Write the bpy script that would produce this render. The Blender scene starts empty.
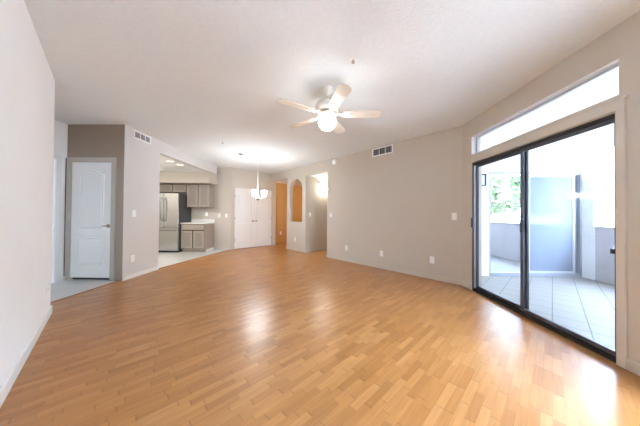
import bpy, bmesh, math, random
from mathutils import Vector, Matrix

random.seed(7)
SC = bpy.context.scene
COL = SC.collection
R2 = math.sqrt(2.0)
PI = math.pi
H = 2.677            # main ceiling height
HH = 2.37            # hallway ceiling height
KH = 2.42            # kitchen ceiling height

# ------------------------------------------------------------------ camera
def make_camera():
    cam = bpy.data.cameras.new('camera')
    o = bpy.data.objects.new('camera', cam)
    COL.objects.link(o)
    cam.sensor_fit = 'HORIZONTAL'
    cam.sensor_width = 36.0
    cam.lens = 36.0 * 223.2 / 640.0
    cam.clip_start = 0.02
    cam.clip_end = 300
    pitch, roll, yaw = 0.0100, 0.0084, -0.0208
    cy, sy = math.cos(yaw), math.sin(yaw)
    F = Vector((sy, cy, 0)); Rt = Vector((cy, -sy, 0)); U = Vector((0, 0, 1))
    F2 = F * math.cos(pitch) + U * math.sin(pitch)
    U2 = U * math.cos(pitch) - F * math.sin(pitch)
    R3 = Rt * math.cos(roll) + U2 * math.sin(roll)
    U3 = U2 * math.cos(roll) - Rt * math.sin(roll)
    m = Matrix(((R3.x, U3.x, -F2.x, 0), (R3.y, U3.y, -F2.y, 0), (R3.z, U3.z, -F2.z, 1.1493), (0, 0, 0, 1)))
    o.matrix_world = m
    SC.camera = o
make_camera()

# ------------------------------------------------------------------ world, sun, exposure
W = bpy.data.worlds.new('world')
SC.world = W
W.use_nodes = True
_bg = W.node_tree.nodes.get('Background')
_bg.inputs['Color'].default_value = (0.62, 0.785, 1.0, 1)
_bg.inputs['Strength'].default_value = 14.0

sun = bpy.data.lights.new('sun', 'SUN')
sun.energy = 22.0
sun.angle = 0.02
sun.color = (1.0, 0.95, 0.88)
so = bpy.data.objects.new('sun', sun)
COL.objects.link(so)
so.rotation_euler = (math.radians(38), 0, math.radians(200))   # high sun behind the patio wall

SC.view_settings.view_transform = 'Standard'
SC.view_settings.look = 'None'
SC.view_settings.gamma = 1.0
SC.view_settings.use_curve_mapping = False
SC.view_settings.exposure = 1.7
SC.cycles.use_denoising = True
SC.cycles.max_bounces = 14
SC.cycles.diffuse_bounces = 8
SC.cycles.transparent_max_bounces = 16
SC.cycles.caustics_reflective = False
SC.cycles.caustics_refractive = False
SC.cycles.sample_clamp_indirect = 8.0

LAMP_FAN = 12.0
LAMP_CHAND = 29.0
LAMP_SCONCE = 30.0
LAMP_KITCHEN = 0.6
LAMP_HALL = 30.0
WARM = (1.0, 0.80, 0.55)

# ------------------------------------------------------------------ materials
def new_mat(name):
    m = bpy.data.materials.new(name)
    m.use_nodes = True
    nt = m.node_tree
    nt.nodes.clear()
    out = nt.nodes.new('ShaderNodeOutputMaterial')
    return m, nt, out

def srgb(r, g, b):
    f = lambda c: (c / 255 / 12.92) if c / 255 <= 0.04045 else ((c / 255 + 0.055) / 1.055) ** 2.4
    return (f(r), f(g), f(b))

def mat(name, col, rough=0.5, metal=0.0, var=0.04, vscale=6.0, bump=0.0, bscale=150.0, spec=0.5, stretch=None):
    m, nt, out = new_mat(name)
    N, L = nt.nodes, nt.links
    b = N.new('ShaderNodeBsdfPrincipled')
    b.inputs['Roughness'].default_value = rough
    b.inputs['Metallic'].default_value = metal
    b.inputs['Specular IOR Level'].default_value = spec
    tc = N.new('ShaderNodeTexCoord')
    src = tc.outputs['Object']
    if stretch:
        mp = N.new('ShaderNodeMapping')
        mp.inputs['Scale'].default_value = stretch
        L.new(src, mp.inputs['Vector']); src = mp.outputs['Vector']
    nz = N.new('ShaderNodeTexNoise')
    nz.inputs['Scale'].default_value = vscale
    nz.inputs['Detail'].default_value = 3.0
    L.new(src, nz.inputs['Vector'])
    rp = N.new('ShaderNodeValToRGB')
    rp.color_ramp.elements[0].position = 0.3
    rp.color_ramp.elements[1].position = 0.7
    rp.color_ramp.elements[0].color = tuple(max(0, c * (1 - var)) for c in col) + (1,)
    rp.color_ramp.elements[1].color = tuple(min(1, c * (1 + var)) for c in col) + (1,)
    L.new(nz.outputs['Fac'], rp.inputs['Fac'])
    L.new(rp.outputs['Color'], b.inputs['Base Color'])
    if bump > 0:
        n2 = N.new('ShaderNodeTexNoise')
        n2.inputs['Scale'].default_value = bscale
        n2.inputs['Detail'].default_value = 2.0
        L.new(tc.outputs['Object'], n2.inputs['Vector'])
        bp = N.new('ShaderNodeBump')
        bp.inputs['Strength'].default_value = bump
        bp.inputs['Distance'].default_value = 0.004
        L.new(n2.outputs['Fac'], bp.inputs['Height'])
        L.new(bp.outputs['Normal'], b.inputs['Normal'])
    L.new(b.outputs['BSDF'], out.inputs['Surface'])
    return m

def emit_mat(name, col, strength):
    m, nt, out = new_mat(name)
    e = nt.nodes.new('ShaderNodeEmission')
    e.inputs['Color'].default_value = tuple(col) + (1,)
    e.inputs['Strength'].default_value = strength
    nt.links.new(e.outputs['Emission'], out.inputs['Surface'])
    return m

def glass_mat(name, tint=(0.95, 0.97, 1.0), refl=0.012):
    """thin window glass: straight-through transmission plus a mirror reflection that rises at grazing angles"""
    m, nt, out = new_mat(name)
    N, L = nt.nodes, nt.links
    t = N.new('ShaderNodeBsdfTransparent'); t.inputs['Color'].default_value = tuple(tint) + (1,)
    g = N.new('ShaderNodeBsdfGlossy'); g.inputs['Roughness'].default_value = 0.0
    lw = N.new('ShaderNodeLayerWeight'); lw.inputs['Blend'].default_value = 0.5
    f5 = math_node(N, L, 'POWER', lw.outputs['Facing'], 5.0)
    fr = math_node(N, L, 'MULTIPLY_ADD', f5, 0.85, refl)
    mx = N.new('ShaderNodeMixShader')
    L.new(fr, mx.inputs['Fac'])
    L.new(t.outputs['BSDF'], mx.inputs[1]); L.new(g.outputs['BSDF'], mx.inputs[2])
    L.new(mx.outputs['Shader'], out.inputs['Surface'])
    return m

def mirror_glass_mat(name, col, fac):
    """dark room behind glass: mostly mirrors the outdoors"""
    m, nt, out = new_mat(name)
    N, L = nt.nodes, nt.links
    d = N.new('ShaderNodeBsdfDiffuse'); d.inputs['Color'].default_value = tuple(col) + (1,)
    g = N.new('ShaderNodeBsdfGlossy'); g.inputs['Roughness'].default_value = 0.01
    g.inputs['Color'].default_value = (0.92, 0.95, 1.0, 1)
    mx = N.new('ShaderNodeMixShader'); mx.inputs['Fac'].default_value = fac
    L.new(d.outputs['BSDF'], mx.inputs[1]); L.new(g.outputs['BSDF'], mx.inputs[2])
    L.new(mx.outputs['Shader'], out.inputs['Surface'])
    return m

def screen_mat(name, col, alpha):
    m, nt, out = new_mat(name)
    N, L = nt.nodes, nt.links
    d = N.new('ShaderNodeBsdfDiffuse'); d.inputs['Color'].default_value = tuple(col) + (1,)
    t = N.new('ShaderNodeBsdfTransparent')
    mx = N.new('ShaderNodeMixShader'); mx.inputs['Fac'].default_value = alpha
    L.new(t.outputs['BSDF'], mx.inputs[1]); L.new(d.outputs['BSDF'], mx.inputs[2])
    L.new(mx.outputs['Shader'], out.inputs['Surface'])
    return m

def math_node(N, L, op, a, b=None, c=None):
    n = N.new('ShaderNodeMath'); n.operation = op
    for i, v in enumerate((a, b, c)):
        if v is None: continue
        if isinstance(v, (int, float)): n.inputs[i].default_value = v
        else: L.new(v, n.inputs[i])
    return n.outputs[0]

def parquet_mat(name, w=0.050, ln=0.27):
    m, nt, out = new_mat(name)
    N, L = nt.nodes, nt.links
    tc = N.new('ShaderNodeTexCoord')
    mp = N.new('ShaderNodeMapping')
    mp.inputs['Rotation'].default_value = (0, 0, -PI / 4)     # strips run along the (1,1) diagonal
    L.new(tc.outputs['Object'], mp.inputs['Vector'])
    sx = N.new('ShaderNodeSeparateXYZ'); L.new(mp.outputs['Vector'], sx.inputs[0])
    u, v = sx.outputs['X'], sx.outputs['Y']
    vr = math_node(N, L, 'DIVIDE', v, w)
    row = math_node(N, L, 'FLOOR', vr)
    wn = N.new('ShaderNodeTexWhiteNoise'); wn.noise_dimensions = '1D'
    L.new(row, wn.inputs['W'])
    ur0 = math_node(N, L, 'DIVIDE', u, ln)
    ur = math_node(N, L, 'ADD', ur0, math_node(N, L, 'MULTIPLY', wn.outputs['Value'], 7.0))
    colm = math_node(N, L, 'FLOOR', ur)
    cb = N.new('ShaderNodeCombineXYZ'); L.new(row, cb.inputs[0]); L.new(colm, cb.inputs[1])
    w2 = N.new('ShaderNodeTexWhiteNoise'); w2.noise_dimensions = '2D'
    L.new(cb.outputs[0], w2.inputs['Vector'])
    rp = N.new('ShaderNodeValToRGB')
    E = rp.color_ramp.elements
    E[0].position = 0.0; E[0].color = FLOOR_COLS[0] + (1,)
    E[1].position = 1.0; E[1].color = FLOOR_COLS[3] + (1,)
    e = E.new(0.35); e.color = FLOOR_COLS[1] + (1,)
    e = E.new(0.7); e.color = FLOOR_COLS[2] + (1,)
    L.new(w2.outputs['Value'], rp.inputs['Fac'])
    # grain stretched along each strip
    m2 = N.new('ShaderNodeMapping'); m2.inputs['Scale'].default_value = (4.0, 60.0, 1.0)
    ad = N.new('ShaderNodeVectorMath'); ad.operation = 'ADD'
    L.new(mp.outputs['Vector'], ad.inputs[0])
    sc = N.new('ShaderNodeVectorMath'); sc.operation = 'SCALE'; sc.inputs['Scale'].default_value = 3.7
    L.new(w2.outputs['Color'], sc.inputs[0]); L.new(sc.outputs[0], ad.inputs[1])
    L.new(ad.outputs[0], m2.inputs['Vector'])
    nz = N.new('ShaderNodeTexNoise'); nz.inputs['Scale'].default_value = 1.0; nz.inputs['Detail'].default_value = 4.0
    L.new(m2.outputs['Vector'], nz.inputs['Vector'])
    gr = N.new('ShaderNodeMapRange'); gr.inputs['From Min'].default_value = 0.3; gr.inputs['From Max'].default_value = 0.7
    gr.inputs['To Min'].default_value = 0.88; gr.inputs['To Max'].default_value = 1.08
    L.new(nz.outputs['Fac'], gr.inputs['Value'])
    # joints: the butt ends and (more faintly) the long seams
    fu = math_node(N, L, 'FRACT', ur); fv = math_node(N, L, 'FRACT', vr)
    ju = math_node(N, L, 'LESS_THAN', fu, 0.035)
    jv = math_node(N, L, 'LESS_THAN', fv, 0.06)
    j = math_node(N, L, 'MAXIMUM', math_node(N, L, 'MULTIPLY', ju, 0.20), math_node(N, L, 'MULTIPLY', jv, 0.14))
    k = math_node(N, L, 'MULTIPLY', gr.outputs[0], math_node(N, L, 'SUBTRACT', 1.0, j))
    mul = N.new('ShaderNodeVectorMath'); mul.operation = 'SCALE'
    L.new(rp.outputs['Color'], mul.inputs[0]); L.new(k, mul.inputs['Scale'])
    b = N.new('ShaderNodeBsdfPrincipled')
    L.new(mul.outputs[0], b.inputs['Base Color'])
    b.inputs['Roughness'].default_value = 0.30
    b.inputs['Specular IOR Level'].default_value = 0.65
    L.new(b.outputs['BSDF'], out.inputs['Surface'])
    return m

def tile_mat(name, col, grout, size, rot=0.0, rough=0.35, g=0.02, var=0.04):
    m, nt, out = new_mat(name)
    N, L = nt.nodes, nt.links
    tc = N.new('ShaderNodeTexCoord')
    mp = N.new('ShaderNodeMapping'); mp.inputs['Rotation'].default_value = (0, 0, rot)
    L.new(tc.outputs['Object'], mp.inputs['Vector'])
    sx = N.new('ShaderNodeSeparateXYZ'); L.new(mp.outputs['Vector'], sx.inputs[0])
    a = math_node(N, L, 'DIVIDE', sx.outputs['X'], size); c = math_node(N, L, 'DIVIDE', sx.outputs['Y'], size)
    j = math_node(N, L, 'MAXIMUM', math_node(N, L, 'LESS_THAN', math_node(N, L, 'FRACT', a), g),
                  math_node(N, L, 'LESS_THAN', math_node(N, L, 'FRACT', c), g))
    cb = N.new('ShaderNodeCombineXYZ')
    L.new(math_node(N, L, 'FLOOR', a), cb.inputs[0]); L.new(math_node(N, L, 'FLOOR', c), cb.inputs[1])
    wn = N.new('ShaderNodeTexWhiteNoise'); wn.noise_dimensions = '2D'; L.new(cb.outputs[0], wn.inputs['Vector'])
    nz = N.new('ShaderNodeTexNoise'); nz.inputs['Scale'].default_value = 9.0; nz.inputs['Detail'].default_value = 4
    L.new(tc.outputs['Object'], nz.inputs['Vector'])
    s = math_node(N, L, 'ADD', 1.0 - var, math_node(N, L, 'MULTIPLY', math_node(N, L, 'ADD', wn.outputs['Value'], nz.outputs['Fac']), var))
    vm = N.new('ShaderNodeVectorMath'); vm.operation = 'SCALE'
    vm.inputs[0].default_value = col; L.new(s, vm.inputs['Scale'])
    mx = N.new('ShaderNodeMix'); mx.data_type = 'RGBA'
    L.new(j, mx.inputs['Factor']); L.new(vm.outputs[0], mx.inputs['A']); mx.inputs['B'].default_value = tuple(grout) + (1,)
    b = N.new('ShaderNodeBsdfPrincipled'); b.inputs['Roughness'].default_value = rough
    L.new(mx.outputs['Result'], b.inputs['Base Color'])
    L.new(b.outputs['BSDF'], out.inputs['Surface'])
    return m

RWIN = (2.46, 4.14, 0.40, 2.20)      # added out-of-view window of the right wall: s0, s1, sill, head
FLOOR_COLS = [(0.345, 0.140, 0.036), (0.40, 0.170, 0.047), (0.435, 0.192, 0.057), (0.475, 0.222, 0.074)]
WALLC = (0.580, 0.532, 0.462)
LIGHTC = (0.87, 0.865, 0.86)
M = {}
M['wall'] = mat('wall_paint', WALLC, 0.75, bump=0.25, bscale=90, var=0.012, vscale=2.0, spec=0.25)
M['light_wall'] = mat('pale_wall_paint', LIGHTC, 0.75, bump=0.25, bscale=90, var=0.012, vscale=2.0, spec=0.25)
M['dimmed_wall'] = mat('pale_wall_paint_dimmed', (0.67, 0.655, 0.64), 0.75, bump=0.25, bscale=90, var=0.012, vscale=2.0, spec=0.25)  # the pale wall paint, toned down for the weaker light on the vent wall
M['casing'] = mat('taupe_casing_paint', (0.46, 0.41, 0.355), 0.5, var=0.01)
M['cab_gap_shade'] = mat('dark_cabinet_gap_shade', (0.075, 0.062, 0.052), 0.7, var=0.05)  # near-black tone that paints shade into the gaps between cabinet fronts
M['cab_inset_shade'] = mat('taupe_cabinet_inset_shade', (0.29, 0.25, 0.21), 0.5, var=0.05, vscale=8, stretch=(6, 6, 0.7))  # cabinet paint darkened, recess shade put into the colour
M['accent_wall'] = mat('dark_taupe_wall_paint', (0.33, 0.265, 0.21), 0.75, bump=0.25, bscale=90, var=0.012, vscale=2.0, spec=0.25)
M['orange_wall'] = mat('ochre_wall_paint', (0.58, 0.37, 0.16), 0.75, bump=0.2, bscale=90, var=0.02, spec=0.25)
M['ceiling'] = mat('ceiling_texture', (0.83, 0.87, 0.88), 0.9, bump=0.7, bscale=60, var=0.02, vscale=30, spec=0.1)
M['base'] = mat('baseboard_paint', (0.605, 0.558, 0.487), 0.5, var=0.01)
M['base_white'] = mat('white_baseboard_paint', (0.80, 0.79, 0.77), 0.45, var=0.01)
M['parquet'] = parquet_mat('parquet_laminate')
M['tile'] = tile_mat('grey_floor_tile', (0.56, 0.56, 0.55), (0.44, 0.44, 0.43), 0.33, rough=0.3)
M['patio_tile'] = tile_mat('patio_floor_tile', (0.24, 0.225, 0.215), (0.095, 0.095, 0.10), 0.28, rot=-PI / 4, rough=0.6, g=0.035)
M['threshold'] = mat('threshold_wood', (0.30, 0.14, 0.06), 0.4, var=0.1)
M['door'] = mat('door_paint', (0.80, 0.79, 0.77), 0.4, var=0.01)
M['steel'] = mat('brushed_steel', (0.54, 0.55, 0.56), 0.2, 1.0, var=0.05, vscale=3, stretch=(60, 1, 60))
M['steel_bright'] = mat('satin_handle_metal', (0.22, 0.22, 0.22), 0.15, 1.0, var=0.03)
M['fridge_side'] = mat('fridge_side_grey', (0.075, 0.078, 0.08), 0.5, var=0.03)
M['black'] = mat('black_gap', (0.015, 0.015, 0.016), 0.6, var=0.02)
M['cab'] = mat('taupe_cabinet_paint', (0.37, 0.32, 0.27), 0.5, var=0.05, vscale=8, stretch=(6, 6, 0.7))
M['counter'] = mat('white_countertop', (0.80, 0.80, 0.78), 0.25, var=0.03, vscale=40)
M['plate'] = mat('white_plastic', (0.90, 0.895, 0.88), 0.4, var=0.01)
M['slot'] = mat('dark_slot', (0.06, 0.06, 0.06), 0.7, var=0.02)
M['brass'] = mat('aged_brass', (0.36, 0.28, 0.15), 0.35, 1.0, var=0.08, vscale=30)
M['nickel'] = mat('satin_nickel', (0.50, 0.48, 0.45), 0.3, 1.0, var=0.04, vscale=30)
M['fan'] = mat('cream_fan_enamel', (0.78, 0.74, 0.66), 0.4, var=0.015)
M['blade'] = mat('cream_fan_blade', (0.74, 0.68, 0.57), 0.45, var=0.03, vscale=10, stretch=(1, 12, 1))
M['globe'] = emit_mat('lit_fan_globe', (0.97, 0.98, 1.0), LAMP_FAN)
M['shade'] = emit_mat('lit_glass_shade', (0.88, 0.95, 1.0), LAMP_CHAND)
M['sconce'] = emit_mat('lit_sconce_glass', (1.0, 0.94, 0.84), LAMP_SCONCE)
M['downlight'] = emit_mat('lit_downlight', (1.0, 0.90, 0.72), LAMP_KITCHEN)
M['kitchen_fill'] = emit_mat('lit_kitchen_fill', (1.0, 0.97, 0.92), 7.0)  # glow of the added kitchen fill light
M['hall_lamp'] = emit_mat('lit_hall_lamp', (1.0, 0.72, 0.38), LAMP_HALL)
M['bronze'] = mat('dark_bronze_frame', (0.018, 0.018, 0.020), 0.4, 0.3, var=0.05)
M['alu'] = mat('grey_aluminium', (0.10, 0.105, 0.125), 0.4, 0.6, var=0.04)
M['alu_light'] = mat('pale_aluminium', (0.55, 0.57, 0.60), 0.4, 0.3, var=0.03)
M['alu_mid'] = mat('blue_grey_aluminium', (0.34, 0.36, 0.42), 0.5, 0.1, var=0.03)
M['glass'] = glass_mat('window_glass')
M['stucco'] = mat('white_stucco', (0.88, 0.88, 0.88), 0.9, bump=0.5, bscale=60, var=0.02)
M['stucco_grey'] = mat('grey_stucco', (0.56, 0.525, 0.535), 0.9, bump=0.5, bscale=60, var=0.05)
M['mirror_glass'] = mirror_glass_mat('dark_room_glass', (0.25, 0.28, 0.32), 0.78)
M['screen'] = screen_mat('insect_screen', (0.33, 0.37, 0.47), 0.52)
M['ground'] = mat('pale_gravel', (0.36, 0.35, 0.33), 0.95, bump=0.5, bscale=20, var=0.12, vscale=3)
M['leaf'] = mat('tree_leaf', (0.10, 0.17, 0.06), 0.6, var=0.35, vscale=4)
M['bark'] = mat('tree_bark', (0.16, 0.11, 0.08), 0.9, var=0.25, vscale=15)
M['siding'] = mat('grey_siding', (0.45, 0.48, 0.52), 0.8, var=0.05)
M['roof'] = mat('clay_roof', (0.36, 0.27, 0.22), 0.85, var=0.15, vscale=12)

# ------------------------------------------------------------------ mesh helpers
class MB:
    """collects shapes; build() links them as ONE mesh object"""
    def __init__(self): self.bm = bmesh.new()
    def box(self, x0, y0, z0, x1, y1, z1, bev=0.0, seg=2):
        t = bmesh.new()
        bmesh.ops.create_cube(t, size=1.0)
        bmesh.ops.scale(t, vec=(abs(x1 - x0), abs(y1 - y0), abs(z1 - z0)), verts=t.verts)
        bmesh.ops.translate(t, vec=((x0 + x1) / 2, (y0 + y1) / 2, (z0 + z1) / 2), verts=t.verts)
        if bev > 0:
            bmesh.ops.bevel(t, geom=t.edges[:], offset=bev, segments=seg, affect='EDGES', profile=0.5)
        self._merge(t); return self
    def _merge(self, t, mtx=None):
        if mtx is not None: bmesh.ops.transform(t, matrix=mtx, verts=t.verts)
        me = bpy.data.meshes.new('tmp'); t.to_mesh(me); t.free()
        self.bm.from_mesh(me); bpy.data.meshes.remove(me)
    def prism(self, pts, y0, y1):
        """polygon in (x,z) pushed from y0 to y1"""
        a = [self.bm.verts.new((x, y0, z)) for x, z in pts]
        b = [self.bm.verts.new((x, y1, z)) for x, z in pts]
        n = len(pts)
        self.bm.faces.new(a); self.bm.faces.new(b[::-1])
        for i in range(n): self.bm.faces.new((a[(i + 1) % n], a[i], b[i], b[(i + 1) % n]))
        return self
    def slab(self, pts, z0, z1):
        """polygon in (x,y) pushed from z0 to z1"""
        a = [self.bm.verts.new((x, y, z0)) for x, y in pts]
        b = [self.bm.verts.new((x, y, z1)) for x, y in pts]
        n = len(pts)
        self.bm.faces.new(a[::-1]); self.bm.faces.new(b)
        for i in range(n): self.bm.faces.new((a[i], a[(i + 1) % n], b[(i + 1) % n], b[i]))
        return self
    def lathe(self, prof, n=32, mtx=None):
        """profile of (r,z) about the z axis"""
        t = bmesh.new()
        rings = []
        for r, z in prof:
            if r < 1e-5: rings.append([t.verts.new((0, 0, z))])
            else: rings.append([t.verts.new((r * math.cos(2 * PI * i / n), r * math.sin(2 * PI * i / n), z)) for i in range(n)])
        for A, B in zip(rings, rings[1:]):
            for i in range(n):
                j = (i + 1) % n
                if len(A) == 1 and len(B) == 1: continue
                if len(A) == 1: t.faces.new((A[0], B[j], B[i]))
                elif len(B) == 1: t.faces.new((A[i], A[j], B[0]))
                else: t.faces.new((A[i], A[j], B[j], B[i]))
        for ring, flip in ((rings[0], True), (rings[-1], False)):
            if len(ring) > 1: t.faces.new(ring[::-1] if flip else ring)
        self._merge(t, mtx); return self
    def tube(self, pts, r, n=10):
        pts = [Vector(p) for p in pts]
        rings = []
        prev = None
        for i, p in enumerate(pts):
            d = (pts[min(i + 1, len(pts) - 1)] - pts[max(i - 1, 0)]).normalized()
            if prev is None:
                a = d.orthogonal().normalized()
            else:
                a = (prev - d * prev.dot(d)).normalized()
            prev = a
            b = d.cross(a)
            rr = r[i] if isinstance(r, (list, tuple)) else r
            rings.append([self.bm.verts.new(p + (a * math.cos(2 * PI * k / n) + b * math.sin(2 * PI * k / n)) * rr) for k in range(n)])
        for A, B in zip(rings, rings[1:]):
            for k in range(n):
                self.bm.faces.new((A[k], A[(k + 1) % n], B[(k + 1) % n], B[k]))
        self.bm.faces.new(rings[0][::-1]); self.bm.faces.new(rings[-1])
        return self
    def frame(self, x0, x1, z0, z1, y0, y1, wl, wr, wb, wt, bev=0.003):
        """rectangular frame: full-height sides, rails butted between them a hair shallower"""
        self.box(x0, y0, z0, x0 + wl, y1, z1, bev); self.box(x1 - wr, y0, z0, x1, y1, z1, bev)
        e = 0.0008
        if wb > 0: self.box(x0 + wl - 0.002, y0 + e, z0 + e, x1 - wr + 0.002, y1 - e, z0 + wb, bev)
        if wt > 0: self.box(x0 + wl - 0.002, y0 + e, z1 - wt, x1 - wr + 0.002, y1 - e, z1 - e, bev)
        return self
    def panel(self, pts, y, rings):
        """nested outlines of a moulded panel facing -y; rings = [(inset, height)]; pts (x,z) counter-clockwise seen from -y"""
        n = len(pts)
        def inset(d):
            res = []
            for i in range(n):
                p0, p1, p2 = Vector(pts[i - 1]), Vector(pts[i]), Vector(pts[(i + 1) % n])
                e1 = (p1 - p0).normalized(); e2 = (p2 - p1).normalized()
                n1 = Vector((-e1.y, e1.x)); n2 = Vector((-e2.y, e2.x))
                k = (n1 + n2); k /= max(0.2, 1 + n1.dot(n2))
                res.append(p1 + k * d)
            return res
        prev = None
        for d, h in rings:
            ring = [self.bm.verts.new((p.x, y - h, p.y)) for p in inset(d)]
            if prev:
                for i in range(n):
                    self.bm.faces.new((prev[i], prev[(i + 1) % n], ring[(i + 1) % n], ring[i]))
            prev = ring
        self.bm.faces.new(prev)
        return self
    def build(self, name, m, parent=None, smooth=False, bevel=0.0, recalc=True):
        if recalc: bmesh.ops.recalc_face_normals(self.bm, faces=self.bm.faces)
        me = bpy.data.meshes.new(name); self.bm.to_mesh(me); self.bm.free()
        me.materials.append(M[m] if isinstance(m, str) else m)
        if smooth:
            for p in me.polygons: p.use_smooth = True
        o = bpy.data.objects.new(name, me); COL.objects.link(o)
        if parent is not None: o.parent = parent
        if smooth:
            try: me.set_sharp_from_angle(angle=math.radians(40))
            except Exception: pass
        return o

def tag(o, label=None, cat=None, group=None, kind=None):
    if label: o['label'] = label
    if cat: o['category'] = cat
    if group: o['group'] = group
    if kind: o['kind'] = kind
    return o

def place(o, loc, rz=0.0):
    o.location = loc; o.rotation_euler = (0, 0, rz); return o

def thing(name, label, cat, loc=(0, 0, 0), rz=0.0, group=None, kind=None):
    o = bpy.data.objects.new(name, None); COL.objects.link(o)
    o.empty_display_size = 0.1
    place(o, loc, rz)
    return tag(o, label, cat, group, kind)

def dup(root, loc, rz, label, group=None):
    r = root.copy(); COL.objects.link(r); place(r, loc, rz); r['label'] = label
    if group: r['group'] = group
    for ch in list(root.children):
        c = ch.copy(); COL.objects.link(c); c.parent = r
        for g in list(ch.children):
            d = g.copy(); COL.objects.link(d); d.parent = c
    return r

class Frame:
    """wall frame: local x to the right seen from the room, local y into the wall, z up"""
    def __init__(self, ox, oy, deg): self.o = Vector((ox, oy, 0)); self.a = math.radians(deg)
    def at(self, s, z=0.0, y=0.0):
        c, n = math.cos(self.a), math.sin(self.a)
        return (self.o.x + s * c - y * n, self.o.y + s * n + y * c, z)

RW = Frame(-1.975, 8.298, -46.56)     # long wall with the vent, arch and openings
DW = Frame(-3.053, 7.220, 45)       # double-door wall
SW = Frame(2.306, 3.777, -90)       # sliding-door wall
WW = Frame(-4.44, 3.743, 0)         # single white door
KW = Frame(-3.434, 3.745, 90)       # bright wall with the vent, header over the kitchen opening
LW = Frame(1.086, -1.715, 135)      # near left wall
BW = Frame(2.306, -0.494, -135)     # rear wall behind the camera
PW = Frame(2.456, 4.55, 0)          # patio end wall
EW = Frame(-4.44, 0.6, 90)          # entry hall wall
H2 = Frame(-0.586, 6.831, 43.44)        # hallway partition
H1 = Frame(-2.32, 8.58, 45)         # ochre hall wall
KB = Frame(-5.7, 7.22, 0)           # kitchen back wall

def wall(name, fr, length, z0, z1, th, holes=(), m='wall', s0=0.0, label=None):
    b = MB()
    hs = sorted(holes)
    s = s0
    for a, c, za, zb in hs:
        if a > s + 1e-4: b.box(s, 0, z0, a, th, z1)
        if za > z0 + 1e-4: b.box(a, 0, z0, c, th, za)
        if zb < z1 - 1e-4: b.box(a, 0, zb, c, th, z1)
        s = c
    if length > s + 1e-4: b.box(s, 0, z0, length, th, z1)
    o = b.build(name, m)
    place(o, fr.o, fr.a)
    return tag(o, label, 'wall', kind='structure')

def base(name, fr, runs, h=0.08, m='base', t=0.014, label=None):
    b = MB()
    for a, c in runs:
        b.box(a, -t, 0, c, 0.002, h, 0.004, 1)
    o = b.build(name, m); place(o, fr.o, fr.a)
    return tag(o, label, 'baseboard', kind='structure')

# ------------------------------------------------------------------ floors and ceilings
f = MB().slab([(-6.2, -2.3), (2.36, -2.3), (2.36, 3.9), (1.5, 5.0), (3.4, 6.8), (0.4, 11.6), (-6.2, 11.6)], -0.12, 0.0).build('floor', 'parquet')
tag(f, 'honey coloured strip parquet laminate floor of the main room', 'floor', kind='structure')
f = MB().slab([(-4.6, 0.3), (-2.6, 0.3), (-2.6, 1.9), (-3.16, 2.46), (-3.49, 2.77), (-3.50, 3.80), (-4.6, 3.80)], -0.02, 0.004).build('floor_entry', 'tile')
tag(f, 'pale grey tile floor in front of the single white door', 'floor', kind='structure')
f = MB().slab([(-5.75, 4.0), (-3.50, 4.0), (-3.47, 4.59), (-3.39, 5.18), (-3.30, 5.87), (-3.12, 6.97), (-3.08, 7.24), (-5.75, 7.24)], -0.02, 0.004).build('floor_kitchen', 'tile')
tag(f, 'pale grey tile floor of the kitchen', 'floor', kind='structure')
f = MB().slab([(-6.2, -2.3), (2.43, -2.3), (2.43, 4.6), (2.2, 6.0), (3.4, 7.2), (0.4, 11.6), (-6.2, 11.6)], H, H + 0.2).build('ceiling', 'ceiling')
tag(f, 'white textured ceiling of the main room', 'ceiling', kind='structure')
f = MB().box(-5.75, 3.9, KH, -3.55, 7.25, KH + 0.1).build('ceiling_kitchen', 'ceiling')
tag(f, 'lower white ceiling of the kitchen', 'ceiling', kind='structure')
# hall ceilings (in the wall frame of RW, behind it)
b = MB().box(1.95, 0.11, HH, 3.8, 2.6, HH + 0.1)
o = b.build('ceiling_hallway', 'ceiling'); place(o, RW.o, RW.a); tag(o, 'low white ceiling of the hallway with the lit sconce', 'ceiling', kind='structure')
b = MB().box(-0.6, 0.11, 2.44, 1.95, 3.0, 2.54)
o = b.build('ceiling_ochre_hall', 'ceiling'); place(o, RW.o, RW.a); tag(o, 'low white ceiling of the ochre hall behind the arch', 'ceiling', kind='structure')

# thresholds
def strip(name, pts, w, h, label):
    b = MB()
    for (x0, y0), (x1, y1) in zip(pts, pts[1:]):
        d = Vector((x1 - x0, y1 - y0)).normalized(); n = Vector((-d.y, d.x)) * w / 2
        b.slab([(x0 + n.x, y0 + n.y), (x0 - n.x, y0 - n.y), (x1 - n.x, y1 - n.y), (x1 + n.x, y1 + n.y)], 0.0, h)
    return tag(b.build(name, 'threshold'), label, 'threshold', kind='structure')
strip('trim_1', [(-3.16, 2.46), (-3.49, 2.77), (-3.50, 3.74)], 0.022, 0.008, 'thin brown threshold strip between parquet and entry tile')
strip('trim_2', [(-3.44, 4.52), (-3.47, 4.59), (-3.39, 5.18), (-3.30, 5.87), (-3.12, 6.97), (-3.08, 7.19)], 0.022, 0.008, 'thin brown threshold strip between parquet and kitchen tile')

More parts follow.
